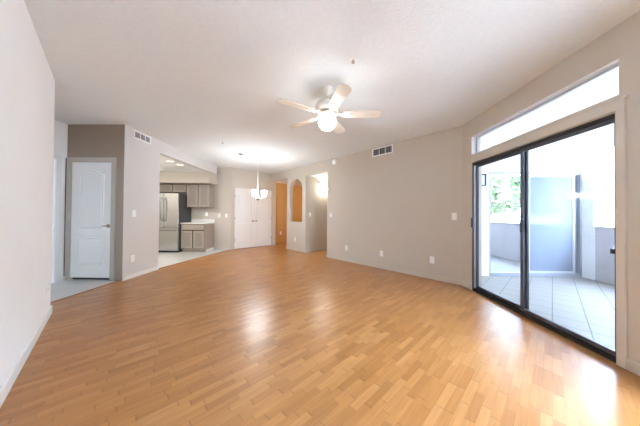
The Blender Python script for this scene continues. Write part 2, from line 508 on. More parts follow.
# ------------------------------------------------------------------ walls
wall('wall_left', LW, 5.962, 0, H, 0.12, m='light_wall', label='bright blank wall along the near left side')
wall('wall_rear', BW, 1.726, 0, H, 0.15, label='blank wall behind the viewpoint')
b = MB()
b.box(-0.90, 0, -0.12, 0.220, 0.15, H + 0.2)
b.box(0.220, 0, 0, 0.237, 0.15, 2.118); b.box(0.220, 0, 2.405, 1.984, 0.15, H + 0.2)
b.box(0.237, 0, 1.985, 1.966, 0.15, 2.118); b.box(1.966, 0, 0, 1.984, 0.15, 2.118)
b.box(1.984, 0, -0.12, RWIN[0], 0.15, H + 0.2); b.box(RWIN[1], 0, -0.12, 4.28, 0.15, H + 0.2)
b.box(RWIN[0], 0, -0.12, RWIN[1], 0.15, RWIN[2]); b.box(RWIN[0], 0, RWIN[3], RWIN[1], 0.15, H + 0.2)
b.box(0.237, 0.02, -0.12, 1.966, 0.15, -0.004)
o = b.build('wall_right', 'wall'); place(o, SW.o, SW.a)
tag(o, 'beige wall on the right around the sliding glass door', 'wall', kind='structure')

# back wall with ochre opening, arch and hallway opening
b = MB()
TH = 0.13
P0, P1, P2 = 1.000, 2.020, 2.970        # partition start, partition end, hallway opening end
b.box(0.0, 0, 2.39, P0, TH, H)
a0, a1 = 1.156, 1.848
ac, ar = (a0 + a1) / 2, (a1 - a0) / 2
zs, zb = 1.962, 0.93
b.box(P0, 0, 0, a0, TH, H); b.box(a1, 0, 0, P1, TH, H)
b.box(a0, 0, 0, a1, TH, zb)
arc = [(ac - ar * math.cos(PI * i / 24), zs + ar * math.sin(PI * i / 24)) for i in range(25)]
for (x0, z0), (x1, z1) in zip(arc, arc[1:]):
    b.prism([(x0, z0), (x1, z1), (x1, H), (x0, H)], 0, TH)
b.box(P1, 0, HH, P2, TH, H)
b.box(P2, 0, 0, 6.30, TH, H)
o = b.build('wall_back', 'wall'); place(o, RW.o, RW.a)
tag(o, 'long beige back wall with arched cut-out and two openings', 'wall', kind='structure')

# double-door wall, its stub past the corner
wall('wall_double_door', DW, 1.70, 0, H, 0.13, holes=[(0.118, 1.524, 0.0, 2.052)], label='short wall holding the white double doors')
wall('wall_door', WW, 0.998, 0, H, 0.12, m='accent_wall', holes=[(0.072, 0.793, 0.0, 2.036)], label='shaded taupe wall holding the single white door')
wall('wall_vent', KW, 3.270, 0, H, 0.12, m='dimmed_wall', s0=0.0, holes=[(0.817, 3.270, 0.0, KH)], label='bright wall with a vent and the header over the kitchen opening')
wall('wall_kitchen', KB, 2.66, 0, H, 0.12, label='kitchen back wall with two switches')
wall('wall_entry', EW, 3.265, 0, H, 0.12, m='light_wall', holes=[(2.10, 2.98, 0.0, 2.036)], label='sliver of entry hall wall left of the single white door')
# closures nobody sees face-on
b = MB().box(-5.82, 3.87, 0, -5.70, 7.34, H); b.box(-5.70, 3.865, 0, -3.554, 3.985, H); b.box(-4.56, 3.865, 0, -4.44, 3.90, H)
tag(b.build('wall_kitchen_side', 'wall'), 'side walls of the kitchen hidden behind the bright wall', 'wall', kind='structure')
b = MB().box(-4.56, 0.48, 0, -3.6, 0.60, H); b.box(-3.6, 0.48, 0, -2.8, 0.60, 0.9); b.box(-3.6, 0.48, 1.22, -2.8, 0.60, H); b.box(-2.8, .48, 0, -1.2, .6, H)  # opening added to let daylight into the entry hall
tag(b.build('wall_entry_end', 'wall'), 'unseen end wall of the entry hall with an opening added for daylight', 'wall', kind='structure')
# hallway partition and ochre hall
wall('wall_hallway', H2, 2.6, 0, HH + 0.02, 0.06, s0=0.10, label='left wall of the hallway with the lit sconce')
wall('wall_ochre', H1, 3.2, 0, 2.5, 0.10, m='orange_wall', s0=-0.3, label='ochre painted hall wall seen through the arch')
b = MB()
b.box(1.88, 0.11, 0, 1.945, 2.9, 2.5)          # ochre side of the partition
b.box(-0.7, 2.9, 0, 1.945, 3.0, 2.5)           # far end of the ochre hall
b.box(-0.60, 0.13, 0, -0.50, 3.0, 2.5)
o = b.build('wall_ochre_side', 'orange_wall'); place(o, RW.o, RW.a); tag(o, 'inner side walls of the ochre hall', 'wall', kind='structure')
b = MB()
b.box(3.65, 0.12, 0, 3.75, 2.6, HH + 0.02); b.box(1.95, 2.55, 0, 3.75, 2.65, HH + 0.02)
o = b.build('wall_hallway_end', 'wall'); place(o, RW.o, RW.a); tag(o, 'far end walls of the lit hallway', 'wall', kind='structure')
# soffit over the kitchen cabinets
b = MB().box(-5.70, 6.65, 2.10, -3.485, 7.22, KH + 0.02)
tag(b.build('wall_soffit', 'wall'), 'boxed soffit above the kitchen cabinets', 'wall', kind='structure')

# baseboards
base('baseboard_left', LW, [(0.02, 5.966)], 0.09, 'base_white', label='white baseboard along the near left wall')
b = MB().box(5.962, -0.014, 0, 5.976, 0.12, 0.09, 0.004, 1)
o = b.build('baseboard_left_end', 'base_white'); place(o, LW.o, LW.a); tag(o, 'white baseboard wrapping the end of the near left wall', 'baseboard', kind='structure')
base('baseboard_back', RW, [(P0, P1), (P2, 6.22)], label='beige baseboard along the back wall')
base('baseboard_vent', KW, [(0.0, 0.817)], 0.07, 'base_white', label='pale baseboard under the bright vent wall')
base('baseboard_right', SW, [(0.0, 0.20), (2.01, 4.2)], 0.085, label='beige baseboard on the sliding door wall')
base('baseboard_hallway', H2, [(0.0, 2.5)], label='baseboard along the hallway wall')
base('baseboard_ochre', H1, [(0.0, 3.1)], 0.08, 'orange_wall', label='baseboard along the ochre hall wall')
base('baseboard_kitchen', KB, [(2.11, 2.64)], 0.07, 'base', label='pale baseboard right of the kitchen cabinets')
base('baseboard_door', WW, [(0.87, 0.99)], 0.07, 'accent_wall', label='baseboard right of the single white door')
base('baseboard_entry', EW, [(3.05, 3.14)], 0.08, 'base_white', label='baseboard in the entry hall')

# ------------------------------------------------------------------ doors
def arch_outline(x0, x1, z0, z1, rise, n=12):
    """bottom-left, bottom-right, then an eyebrow arch back to the left"""
    pts = [(x0, z0), (x1, z0)]
    for i in range(n + 1):
        t = i / n
        x = x1 + (x0 - x1) * t
        u = 1 - abs(2 * t - 1)
        k = u * u * (3 - 2 * u)
        pts.append((x, z1 + rise * k))
    return pts
RINGS = [(0.0, 0.0), (0.006, 0.012), (0.016, 0.012), (0.026, 0.002), (0.040, 0.002), (0.052, 0.007)]

def hinge_mesh(): 
    b = MB(); b.box(-0.018, -0.003, -0.045, 0.018, 0.004, 0.045, 0.001, 1)
    b.tube([(0, -0.006, -0.048), (0, -0.006, 0.048)], 0.006, 8)
    return b

# single white door
d1 = thing('door_1', 'white two-panel door with arched upper panel in the shaded taupe wall', 'door', WW.at(0.0), WW.a, kind='structure')
b = MB().box(0.080, 0.010, 0.046, 0.785, 0.045, 2.028, 0.002, 1)
slab1 = b.build('door_slab', 'door', d1)
b = MB().panel(arch_outline(0.215, 0.655, 0.86, 1.81, 0.10), 0.010, RINGS)
b.build('door_panel', 'door', slab1, recalc=False)
b = MB().panel([(0.205, 0.27), (0.655, 0.27), (0.655, 0.735), (0.205, 0.735)], 0.010, RINGS)
b.build('door_panel', 'door', slab1, recalc=False)
b = MB()
b.box(0.000, -0.018, 0, 0.072, 0.004, 2.036, 0.005); b.box(0.793, -0.018, 0, 0.865, 0.004, 2.036, 0.005)
b.box(0.000, -0.018, 2.036, 0.865, 0.004, 2.105, 0.005)
b.build('door_casing', 'casing', d1)
tag(MB().box(-0.004, -0.022, 0.006, 0.012, -0.002, 2.09, 0.002, 1).build('shadow_strip', 'bronze', d1), 'dark strip standing for the shadow line along the hinge side')  # dark bar in place of the shadow line beside the casing
b = MB().box(0.072, 0.0, 0.004, 0.080, 0.12, 2.036); b.box(0.785, 0, 0.004, 0.793, 0.12, 2.036); b.box(0.072, 0, 2.030, 0.793, 0.12, 2.036)
b.build('door_jamb', 'casing', d1)
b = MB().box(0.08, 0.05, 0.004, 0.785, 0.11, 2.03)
b.build('closet_shadow_board', 'black', d1)  # black board that paints the gap under the slab as shadow
for z in (0.346, 1.083, 1.823):
    h = hinge_mesh().build('hinge', 'nickel', d1); h.location = (0.070, -0.014, z)
k = MB()
mt = Matrix.Translation((0.735, 0.010, 0.935)) @ Matrix.Rotation(PI / 2, 4, 'X')
k.lathe([(0, 0), (0.032, 0), (0.032, 0.005), (0.012, 0.012), (0.011, 0.04), (0.0, 0.042)], 20, mt)
k.tube([(0.735, -0.032, 0.935), (0.71, -0.036, 0.936), (0.665, -0.032, 0.934)], [0.011, 0.009, 0.007], 10)
k.build('door_handle', 'brass', d1, True)

# entry hall door, seen as a sliver
d2 = thing('door_2', 'white door casing seen as a sliver in the entry hall', 'door', EW.at(0.0), EW.a, kind='structure')
b = MB().box(2.105, 0.02, 0.012, 2.975, 0.06, 2.03, 0.002, 1)
s2 = b.build('door_slab', 'door', d2)
b = MB().panel([(2.25, 0.27), (2.83, 0.27), (2.83, 1.85), (2.25, 1.85)], 0.02, RINGS)
b.build('door_panel', 'door', s2, recalc=False)
b = MB().box(2.02, -0.016, 0, 2.10, 0.004, 2.036, 0.004); b.box(2.98, -0.016, 0, 3.06, 0.004, 2.036, 0.004); b.box(2.02, -0.016, 2.036, 3.06, 0.004, 2.105, 0.004)
b.build('door_casing', 'base_white', d2)

# white double doors
dd = thing('door_3', 'white panelled double doors at the far corner', 'door', DW.at(0.0), DW.a, kind='structure')
s0, s1 = 0.126, 1.516
mid = (s0 + s1) / 2
for a, c, sg in ((s0, mid - 0.0015, 1), (mid + 0.0015, s1, -1)):
    b = MB().box(a, 0.004, 0.014, c, 0.039, 2.044, 0.002, 1)
    lf = b.build('door_leaf', 'door', dd)
    MB().panel(arch_outline(a + 0.095, c - 0.095, 0.98, 1.83, 0.075), 0.004, RINGS).build('door_panel', 'door', lf, recalc=False)
    MB().panel([(a + 0.095, 0.21), (c - 0.095, 0.21), (c - 0.095, 0.84), (a + 0.095, 0.84)], 0.004, RINGS).build('door_panel', 'door', lf, recalc=False)
    kx = (c if sg > 0 else a) - sg * 0.062
    mt = Matrix.Translation((kx, 0.004, 0.925)) @ Matrix.Rotation(PI / 2, 4, 'X')
    MB().lathe([(0, 0), (0.034, 0), (0.034, 0.006), (0.013, 0.010), (0.012, 0.03), (0.028, 0.042), (0.031, 0.055), (0.022, 0.068), (0, 0.072)], 24, mt).build('door_knob', 'nickel', lf, True)
    hx = a - 0.002 if sg > 0 else c + 0.002
    for z in (0.30, 1.02, 1.76):
        h = hinge_mesh().build('hinge', 'nickel', lf); h.location = (hx, -0.001, z)
b = MB().box(0.118, 0, 0.0, 0.125, 0.13, 2.052); b.box(1.517, 0, 0.0, 1.524, 0.13, 2.052); b.box(0.118, 0.001, 2.046, 1.524, 0.13, 2.0525)
b.build('door_jamb', 'base', dd)
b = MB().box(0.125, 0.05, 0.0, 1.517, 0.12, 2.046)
b.build('closet_shadow_board', 'black', dd)  # black sheet giving the thin gaps round the leaves their shade

# sliding glass door
sd = thing('door_4', 'black framed two-panel sliding glass door to the patio', 'door', SW.at(0.0), SW.a, kind='structure')
y0, y1 = 0.237, 1.966
b = MB()
b.frame(y0, y1, 0.0, 1.985, 0.004, 0.085, 0.018, 0.012, 0.035, 0.040)
b.box(y0 + 0.02, 0.024, 0.03, y1 - 0.02, 0.030, 0.050); b.box(y0 + 0.02, 0.058, 0.03, y1 - 0.02, 0.064, 0.050)
b.build('door_frame', 'bronze', sd)
MB().box(y0 + 0.0178, 0.014, 0.034, y0 + 0.0205, 0.086, 1.946).build('jamb_liner', 'alu_light', sd)
def slide_panel(a, c, yy, m, st_l, st_r):
    b = MB()
    b.frame(a, c, 0.045, 1.945, yy, yy + 0.028, st_l, st_r, 0.040, 0.033)
    p = b.build('sliding_panel', m, sd)
    MB().box(a + st_l - 0.004, yy + 0.012, 0.08, c - st_r + 0.004, yy + 0.016, 1.916).build('glass_pane', 'glass', p)
    return p
meet = 3.777 - 2.672
pA = slide_panel(y0 + 0.024, meet + 0.022, 0.047, 'alu', 0.026, 0.034)
pB = slide_panel(meet - 0.024, y1 - 0.013, 0.012, 'alu', 0.034, 0.012)
pA['label'] = 'far panel on the outer track'; pB['label'] = 'near panel on the inner track'
b = MB().box(meet - 0.004, -0.012, 0.97, meet + 0.018, 0.014, 1.12, 0.004)
b.build('latch_handle', 'bronze', pB)
b = MB().box(y0 + 0.002, -0.022, 0.98, y0 + 0.022, 0.010, 1.13, 0.004)
tag(b.build('pull_handle', 'alu', sd), 'grey pull handle')
b = MB().box(y1 - 0.040, -0.004, 0.86, y1 - 0.018, 0.014, 0.90, 0.003)
b.build('lock_button', 'bronze', sd)
# painted casing round the sliding door
b = MB()
b.box(y1 + 0.004, -0.018, 0.0, y1 + 0.062, 0.004, 1.992, 0.006)
b.box(y0 - 0.012, -0.018, 1.990, y1 + 0.062, 0.0042, 2.072, 0.006)
b.box(y1 + 0.044, -0.024, 2.066, y1 + 0.074, 0.002, 2.088, 0.005)
o = b.build('trim_3', 'base'); place(o, SW.o, SW.a); tag(o, 'beige painted casing around the sliding glass door', 'trim', kind='structure')

# transom window
w1 = thing('window_1', 'long narrow transom window above the sliding door', 'window', SW.at(0.0), SW.a, kind='structure')
b = MB()
ta, tb, tz0, tz1 = 0.220, 1.984, 2.118, 2.405
b.frame(ta, tb, tz0, tz1, 0.075, 0.115, 0.025, 0.025, 0.020, 0.025)
b.build('window_frame', 'alu_light', w1)
MB().box(ta + 0.02, 0.093, tz0 + 0.016, tb - 0.02, 0.097, tz1 - 0.02).build('glass_pane', 'glass', w1)
MB().frame(ta - 0.001, tb + 0.001, tz0 - 0.001, tz1 + 0.001, 0.001, 0.148, 0.004, 0.004, 0.004, 0.004, 0.0).build('lit_reveal_lining', 'base_white', w1)  # white lining stands in for patio light on the reveal

# window added out of view on the right wall to light the left side
w2 = thing('window_added', 'window added out of view on the sliding door wall for daylight', 'window', SW.at(0.0), SW.a, kind='structure')
b = MB()
wa, wb, wz0, wz1 = RWIN
b.frame(wa, wb, wz0, wz1, 0.09, 0.13, 0.045, 0.045, 0.045, 0.045)
b.build('window_frame', 'alu_light', w2)
MB().box(wa + 0.04, 0.108, wz0 + 0.04, wb - 0.04, 0.112, wz1 - 0.04).build('glass_pane', 'glass', w2)

# ------------------------------------------------------------------ wall plates
def make_outlet(loc, rz, label, group='white wall outlets'):
    t = thing('wall_outlet', label, 'outlet', loc, rz, group)
    MB().box(-0.038, -0.007, -0.062, 0.038, 0.001, 0.062, 0.003).build('cover_plate', 'plate', t)
    for z in (-0.026, 0.026):
        r = MB().box(-0.019, -0.010, z - 0.017, 0.019, -0.005, z + 0.017, 0.003).build('socket', 'plate', t)
        MB().box(-0.009, -0.0105, z - 0.004, -0.006, -0.009, z + 0.008).box(0.006, -0.0105, z - 0.004, 0.009, -0.009, z + 0.008).build('slot', 'slot', r)
    return t
def make_switch(loc, rz, label):
    t = thing('light_switch', label, 'switch', loc, rz, 'white light switches')
    MB().box(-0.038, -0.007, -0.062, 0.038, 0.001, 0.062, 0.003).build('cover_plate', 'plate', t)
    MB().box(-0.016, -0.011, -0.034, 0.016, -0.005, 0.034, 0.003).build('rocker', 'plate', t)
    return t
ol = make_outlet(LW.at(5.73, 0.356), LW.a, 'outlet low at the far end of the near left wall')
dup(ol, KW.at(0.19, 0.346), KW.a, 'outlet low on the bright wall under the light switch')
dup(ol, RW.at(1.487, 0.357), RW.a, 'outlet under the arched cut-out')
dup(ol, RW.at(3.681, 0.332), RW.a, 'outlet on the long beige wall nearest the hallway opening')
dup(ol, RW.at(4.684, 0.327), RW.a, 'middle outlet of three along the long beige wall')
dup(ol, RW.at(5.737, 0.348), RW.a, 'outlet on the long beige wall nearest the sliding door')
dup(ol, H1.at(0.74, 0.41), H1.a, 'outlet low on the ochre hall wall')
dup(ol, KB.at(1.84, 1.16), KB.a, 'outlet above the kitchen counter')
sw = make_switch(KW.at(0.207, 1.152), KW.a, 'light switch on the bright wall beside the single white door')
dup(sw, KB.at(2.265, 1.113), KB.a, 'left light switch of the pair between cabinets and double doors')
dup(sw, KB.at(2.495, 1.113), KB.a, 'right light switch of the pair, nearest the double doors')
dup(sw, H2.at(0.177, 1.169), H2.a, 'light switch just inside the hallway with the sconce')
dup(sw, RW.at(6.100, 1.147), RW.a, 'light switch on the beige wall beside the sliding door')
# thermostat
t = thing('thermostat', 'small round white thermostat right of the hallway opening', 'thermostat', RW.at(3.142, 1.158), RW.a)
rx = Matrix.Rotation(PI / 2, 4, 'X')
MB().lathe([(0, 0), (0.060, 0), (0.060, 0.012), (0.052, 0.022), (0.0, 0.024)], 32, rx).build('housing', 'plate', t, True)
MB().lathe([(0, 0.022), (0.034, 0.022), (0.032, 0.032), (0.0, 0.034)], 32, rx).build('dial', 'plate', t, True)
# smoke detector on the wall
t = thing('smoke_detector', 'round white smoke detector high on the back wall', 'smoke detector', RW.at(3.239, 2.572), RW.a)
MB().lathe([(0, 0), (0.070, 0), (0.070, 0.018), (0.060, 0.036), (0.030, 0.042), (0.0, 0.043)], 32, rx).build('housing', 'plate', t, True)
MB().lathe([(0, 0.040), (0.020, 0.040), (0.018, 0.047), (0.0, 0.048)], 20, rx).build('test_button', 'plate', t, True)
# small box high on the hallway wall
t = thing('door_chime', 'small box high on the hallway wall near the sconce', 'chime', H2.at(0.544, 2.22), H2.a)
MB().box(-0.045, -0.03, -0.06, 0.045, 0.001, 0.06, 0.006).build('housing', 'plate', t)
MB().box(-0.030, -0.032, -0.045, 0.030, -0.028, 0.035, 0.002).build('grille', 'slot', t)

# vents
def make_vent(w, h, loc, rz, label, ncell, louvre='alu_light', pitch=0.022):
    t = thing('air_vent', label, 'vent', loc, rz, 'wall air vents')
    fw = 0.026
    b = MB()
    b.frame(-w / 2, w / 2, -h / 2, h / 2, -0.012, 0.001, fw, fw, fw, fw)
    b.build('vent_frame', 'plate', t)
    MB().box(-w / 2 + fw - 0.003, -0.002, -h / 2 + fw - 0.003, w / 2 - fw + 0.003, 0.001, h / 2 - fw + 0.003).build('duct_backing', 'slot', t)
    iw = w - 2 * fw
    for i in range(1, ncell):
        x = -w / 2 + fw + iw * i / ncell
        MB().box(x - 0.007, -0.010, -h / 2 + fw, x + 0.007, -0.001, h / 2 - fw).build('divider', 'plate', t)
    n = max(5, int(iw / pitch))
    b = MB()
    for i in range(n):
        x = -w / 2 + fw + iw * (i + 0.5) / n
        b.box(x - 0.0035, -0.009, -h / 2 + fw, x + 0.0035, -0.001, h / 2 - fw)
    b.build('louvre', louvre, t)
    return t
make_vent(0.40, 0.152, KW.at(0.362, 2.582), KW.a, 'air vent high on the bright wall left of the kitchen', 3)
make_vent(0.51, 0.185, RW.at(4.690, 2.566), RW.a, 'larger air vent high on the long beige wall', 3, 'alu_mid', 0.045)
make_vent(0.20, 0.07, H2.at(0.58, 2.325), H2.a, 'small return vent high in the hallway', 2)

# sconce in the hallway
t = thing('wall_sconce', 'glowing wall sconce in the hallway right of the arch', 'wall lamp', H2.at(0.79, 1.94), H2.a)
MB().lathe([(0, 0), (0.055, 0), (0.055, 0.010), (0.02, 0.018), (0, 0.018)], 24, rx).build('backplate', 'nickel', t, True)
for sx in (-0.075, 0.075):
    MB().tube([(0, -0.015, 0), (sx * 0.5, -0.07, -0.02), (sx, -0.10, 0.01)], 0.007, 8).build('arm', 'nickel', t, True)
    MB().lathe([(0.020, 0), (0.035, 0.02), (0.050, 0.08), (0.058, 0.12), (0.0, 0.121)], 24, Matrix.Translation((sx, -0.10, 0.01))).build('glass_shade', 'sconce', t, True)

# ceiling light of the ochre hall
lp = RW.at(1.15, 2.44, 1.55)
t = thing('hall_ceiling_light', 'warm ceiling lamp of the ochre hall behind the arch', 'ceiling lamp', lp, 0)
MB().lathe([(0, 0), (0.15, 0), (0.15, -0.02), (0, -0.02)], 28).build('base_plate', 'nickel', t, True)
MB().lathe([(0.14, -0.02), (0.13, -0.06), (0.08, -0.095), (0.0, -0.105)], 28).build('glass_bowl', 'hall_lamp', t, True)

# sprinkler heads
def make_sprinkler(loc, label):
    t = thing('fire_sprinkler', label, 'sprinkler', loc, 0, 'ceiling sprinklers')
    MB().lathe([(0, 0.001), (0.034, 0.001), (0.034, -0.004), (0.014, -0.007), (0, -0.007)], 24).build('escutcheon', 'plate', t, True)
    b = MB().tube([(0, 0, -0.006), (0, 0, -0.016)], 0.008, 10)
    b.tube([(0.004, 0, -0.014), (0.013, 0, -0.022), (0.004, 0, -0.034)], 0.004, 8); b.tube([(-0.004, 0, -0.014), (-0.013, 0, -0.022), (-0.004, 0, -0.034)], 0.004, 8)
    b.build('sprinkler_body', 'nickel', t, True)
    MB().lathe([(0, -0.032), (0.016, -0.032), (0.016, -0.036), (0, -0.036)], 16).build('deflector', 'nickel', t, True)
    return t
sp = make_sprinkler((0.266, 2.175, H), 'ceiling sprinkler nearest the ceiling fan')
dup(sp, (-2.165, 4.65, H), 0, 'ceiling sprinkler toward the kitchen, left of the pendant lamp')

# ------------------------------------------------------------------ ceiling fan
FX, FY = 0.022, 2.68
fan = thing('ceiling_fan', 'cream five-blade ceiling fan with a glowing globe light', 'ceiling fan', (FX, FY, H), 0)
MB().lathe([(0, 0.001), (0.075, 0.001), (0.078, -0.02), (0.066, -0.055), (0.030, -0.085), (0.016, -0.092), (0, -0.092)], 32).build('canopy', 'fan', fan, True)
MB().tube([(0, 0, -0.08), (0, 0, -0.16)], 0.012, 12).build('downrod', 'fan', fan, True)
MB().lathe([(0.0, -0.145), (0.05, -0.147), (0.105, -0.160), (0.138, -0.190), (0.145, -0.225), (0.140, -0.262), (0.118, -0.285), (0.07, -0.295), (0, -0.296)], 40).build('motor_housing', 'fan', fan, True)
MB().lathe([(0, -0.29), (0.060, -0.29), (0.080, -0.300), (0.104, -0.312), (0.108, -0.322), (0.104, -0.330), (0.060, -0.328), (0, -0.328)], 32).build('light_fitter', 'fan', fan, True)
gl = []
for i in range(15):
    a = PI * (0.10 + 0.90 * i / 14)
    gl.append((0.105 * math.sin(a) if i < 14 else 0.0, -0.408 + 0.098 * math.cos(a)))
MB().lathe([(0, gl[0][1])] + gl, 32).build('light_globe', 'globe', fan, True)
def blade_mesh():
    b = MB()
    pts = [(0.20, -0.050), (0.30, -0.056), (0.45, -0.064), (0.555, -0.069)]
    for i in range(1, 12):
        a = -PI / 2 + PI * i / 12
        pts.append((0.582 + 0.055 * math.cos(a), 0.070 * math.sin(a)))
    pts += [(0.555, 0.069), (0.45, 0.064), (0.30, 0.056), (0.20, 0.050)]
    b.slab(pts, -0.004, 0.004)
    bmesh.ops.rotate(b.bm, cent=(0, 0, 0), matrix=Matrix.Rotation(math.radians(-12), 3, 'X'), verts=b.bm.verts)
    return b
def iron_mesh():
    b = MB()
    b.tube([(0.11, 0, 0.020), (0.15, 0, 0.006), (0.20, 0, -0.010)], [0.014, 0.012, 0.010], 10)
    b.slab([(0.185, -0.030), (0.245, -0.040), (0.285, -0.020), (0.295, 0), (0.285, 0.020), (0.245, 0.040), (0.185, 0.030)], -0.012, -0.005)
    bmesh.ops.rotate(b.bm, cent=(0, 0, 0), matrix=Matrix.Rotation(math.radians(-12), 3, 'X'), verts=b.bm.verts)
    return b
bl0 = blade_mesh().build('fan_blade', 'blade', fan)
ir0 = iron_mesh().build('blade_iron', 'fan', bl0, True)
bl0.location = (0, 0, -0.316); bl0.rotation_euler = (0, 0, math.radians(-2))
for k in range(1, 5):
    c = bl0.copy(); COL.objects.link(c); c.parent = fan
    c.rotation_euler = (0, 0, math.radians(-2 + 72 * k))
    d = ir0.copy(); COL.objects.link(d); d.parent = c

# ------------------------------------------------------------------ dining pendant
CX, CY = -1.742, 5.76
ch = thing('pendant_chandelier', 'small three-light chandelier with glowing glass shades on a long rod', 'chandelier', (CX, CY, H), 0)
MB().lathe([(0, 0.001), (0.012, 0.001), (0.012, -0.02), (0.004, -0.03), (0, -0.03)], 14).build('ceiling_hook', 'nickel', ch, True)
ox, oy = -2.122 - CX, 5.573 - CY
MB().lathe([(0, 0.001), (0.065, 0.001), (0.062, -0.012), (0.035, -0.026), (0.010, -0.030), (0, -0.03)], 28, Matrix.Translation((ox, oy, 0))).build('canopy', 'nickel', ch, True)
sag = []
for i in range(13):
    u = i / 12
    sag.append((ox * (1 - u), oy * (1 - u), -0.028 - 0.11 * 4 * u * (1 - u) * (1.25 - 0.5 * u)))
MB().tube(sag, 0.006, 8).build('swag_chain', 'fan', ch, True)
MB().tube([(0, 0, -0.028), (0, 0, -1.02)], 0.006, 10).build('rod', 'plate', ch, True)
MB().lathe([(0, -1.00), (0.018, -1.00), (0.020, -1.03), (0.045, -1.07), (0.052, -1.10), (0.035, -1.13), (0.012, -1.15), (0.010, -1.165), (0, -1.17)], 24).build('hub', 'nickel', ch, True)
for k in range(3):
    a = math.radians(16 + 120 * k)
    c, s = math.cos(a), math.sin(a)
    P = lambda r, z: (r * c, r * s, z)
    arm = MB().tube([P(0.03, -1.10), P(0.08, -1.125), P(0.13, -1.12), P(0.157, -1.09), P(0.16, -1.07)], 0.009, 10).build('arm', 'nickel', ch, True)
    MB().lathe([(0, -1.08), (0.028, -1.08), (0.028, -1.055), (0, -1.055)], 18, Matrix.Translation((0.16 * c, 0.16 * s, 0))).build('socket_cup', 'nickel', arm, True)
    MB().lathe([(0.026, -1.06), (0.048, -1.045), (0.060, -1.00), (0.065, -0.93), (0.066, -0.905), (0, -0.907)], 28, Matrix.Translation((0.16 * c, 0.16 * s, 0))).build('glass_shade', 'shade', arm, True)

# ------------------------------------------------------------------ kitchen
# recessed lights
def downlight(loc, label):
    t = thing('recessed_light', label, 'ceiling light', loc, 0, 'recessed kitchen lights')
    MB().lathe([(0.075, 0.001), (0.105, 0.001), (0.105, -0.006), (0.078, -0.008), (0.075, 0.001)], 28).build('trim_ring', 'plate', t, True)
    MB().lathe([(0, -0.001), (0.078, -0.001), (0.078, -0.004), (0, -0.004)], 28).build('lens', 'downlight', t, True)
    return t
dl = downlight((-3.72, 5.28, KH), 'recessed kitchen light nearest the opening')
dup(dl, (-3.74, 5.68, KH), 0, 'recessed kitchen light just behind the nearest one')
dup(dl, (-4.72, 6.25, KH), 0, 'recessed kitchen light above the refrigerator')

t = thing('kitchen_fill_light', 'rectangular fill light added out of sight on the kitchen ceiling', 'ceiling light', (-4.75, 4.95, KH), 0)  # unseen light added to brighten the kitchen
MB().frame(-0.62, 0.62, -0.32, 0.32, -0.05, 0.001, 0.03, 0.03, 0.03, 0.03).build('housing', 'plate', t).rotation_euler = (-PI / 2, 0, 0)
MB().box(-0.595, -0.295, -0.040, 0.595, 0.295, -0.030).build('diffuser', 'kitchen_fill', t)

# refrigerator
fr = thing('refrigerator', 'stainless steel french door refrigerator with dark grey side', 'refrigerator', (-4.78, 6.53, 0.004), 0)
hw = 0.43
b = MB().box(-hw, 0.065, 0.03, hw, 0.66, 1.775, 0.004)
b.build('cabinet_body', 'fridge_side', fr)
MB().box(-hw + 0.02, 0.055, 0.0, hw - 0.02, 0.60, 0.06).build('toe_grille', 'black', fr)
for a, c, sg in ((-hw, -0.003, 1), (0.003, hw, -1)):
    dr = MB().box(a, 0.0, 0.735, c, 0.06, 1.765, 0.010, 3).build('door', 'steel', fr)
    hx = c - 0.045 if sg > 0 else a + 0.045
    MB().tube([(hx, 0.0, 0.93), (hx, -0.040, 0.95), (hx, -0.058, 1.05), (hx, -0.066, 1.28), (hx, -0.058, 1.51), (hx, -0.040, 1.61), (hx, 0.0, 1.63)], 0.012, 10).build('handle', 'steel_bright', dr, True)
dr = MB().box(-hw, 0.0, 0.055, hw, 0.06, 0.722, 0.010, 3).build('freezer_drawer', 'steel', fr)
MB().tube([(-0.37, 0.0, 0.655), (-0.36, -0.045, 0.655), (-0.2, -0.056, 0.655), (0.2, -0.056, 0.655), (0.36, -0.045, 0.655), (0.37, 0.0, 0.655)], 0.013, 10).build('handle', 'steel_bright', dr, True)
for hx in (hw - 0.10, -hw + 0.02):
    MB().box(hx, 0.01, 1.762, hx + 0.08, 0.10, 1.79, 0.004).build('hinge_cover', 'black', fr)
MB().box(hw - 0.15, -0.0015, 1.700, hw - 0.06, 0.002, 1.722).build('badge', 'nickel', fr)

def shaker(parent, name, x0, x1, z0, z1, y, knob=None, st=0.055):
    b = MB()
    b.box(x0, y, z0, x0 + st, y + 0.02, z1, 0.002, 1); b.box(x1 - st, y, z0, x1, y + 0.02, z1, 0.002, 1)
    b.box(x0 + st - 0.001, y, z0, x1 - st + 0.001, y + 0.02, z0 + st, 0.002, 1); b.box(x0 + st - 0.001, y, z1 - st, x1 - st + 0.001, y + 0.02, z1, 0.002, 1)
    o = b.build(name, 'cab', parent)
    MB().box(x0 + st - 0.003, y + 0.013, z0 + st - 0.003, x1 - st + 0.003, y + 0.019, z1 - st + 0.003).build('door_inset', 'cab_inset_shade', o)
    if knob:
        MB().lathe([(0, 0), (0.006, 0), (0.006, 0.012), (0.015, 0.020), (0.012, 0.027), (0, 0.028)], 14, Matrix.Translation((knob[0], y, knob[1])) @ Matrix.Rotation(PI / 2, 4, 'X')).build('knob', 'nickel', o, True)
    return o
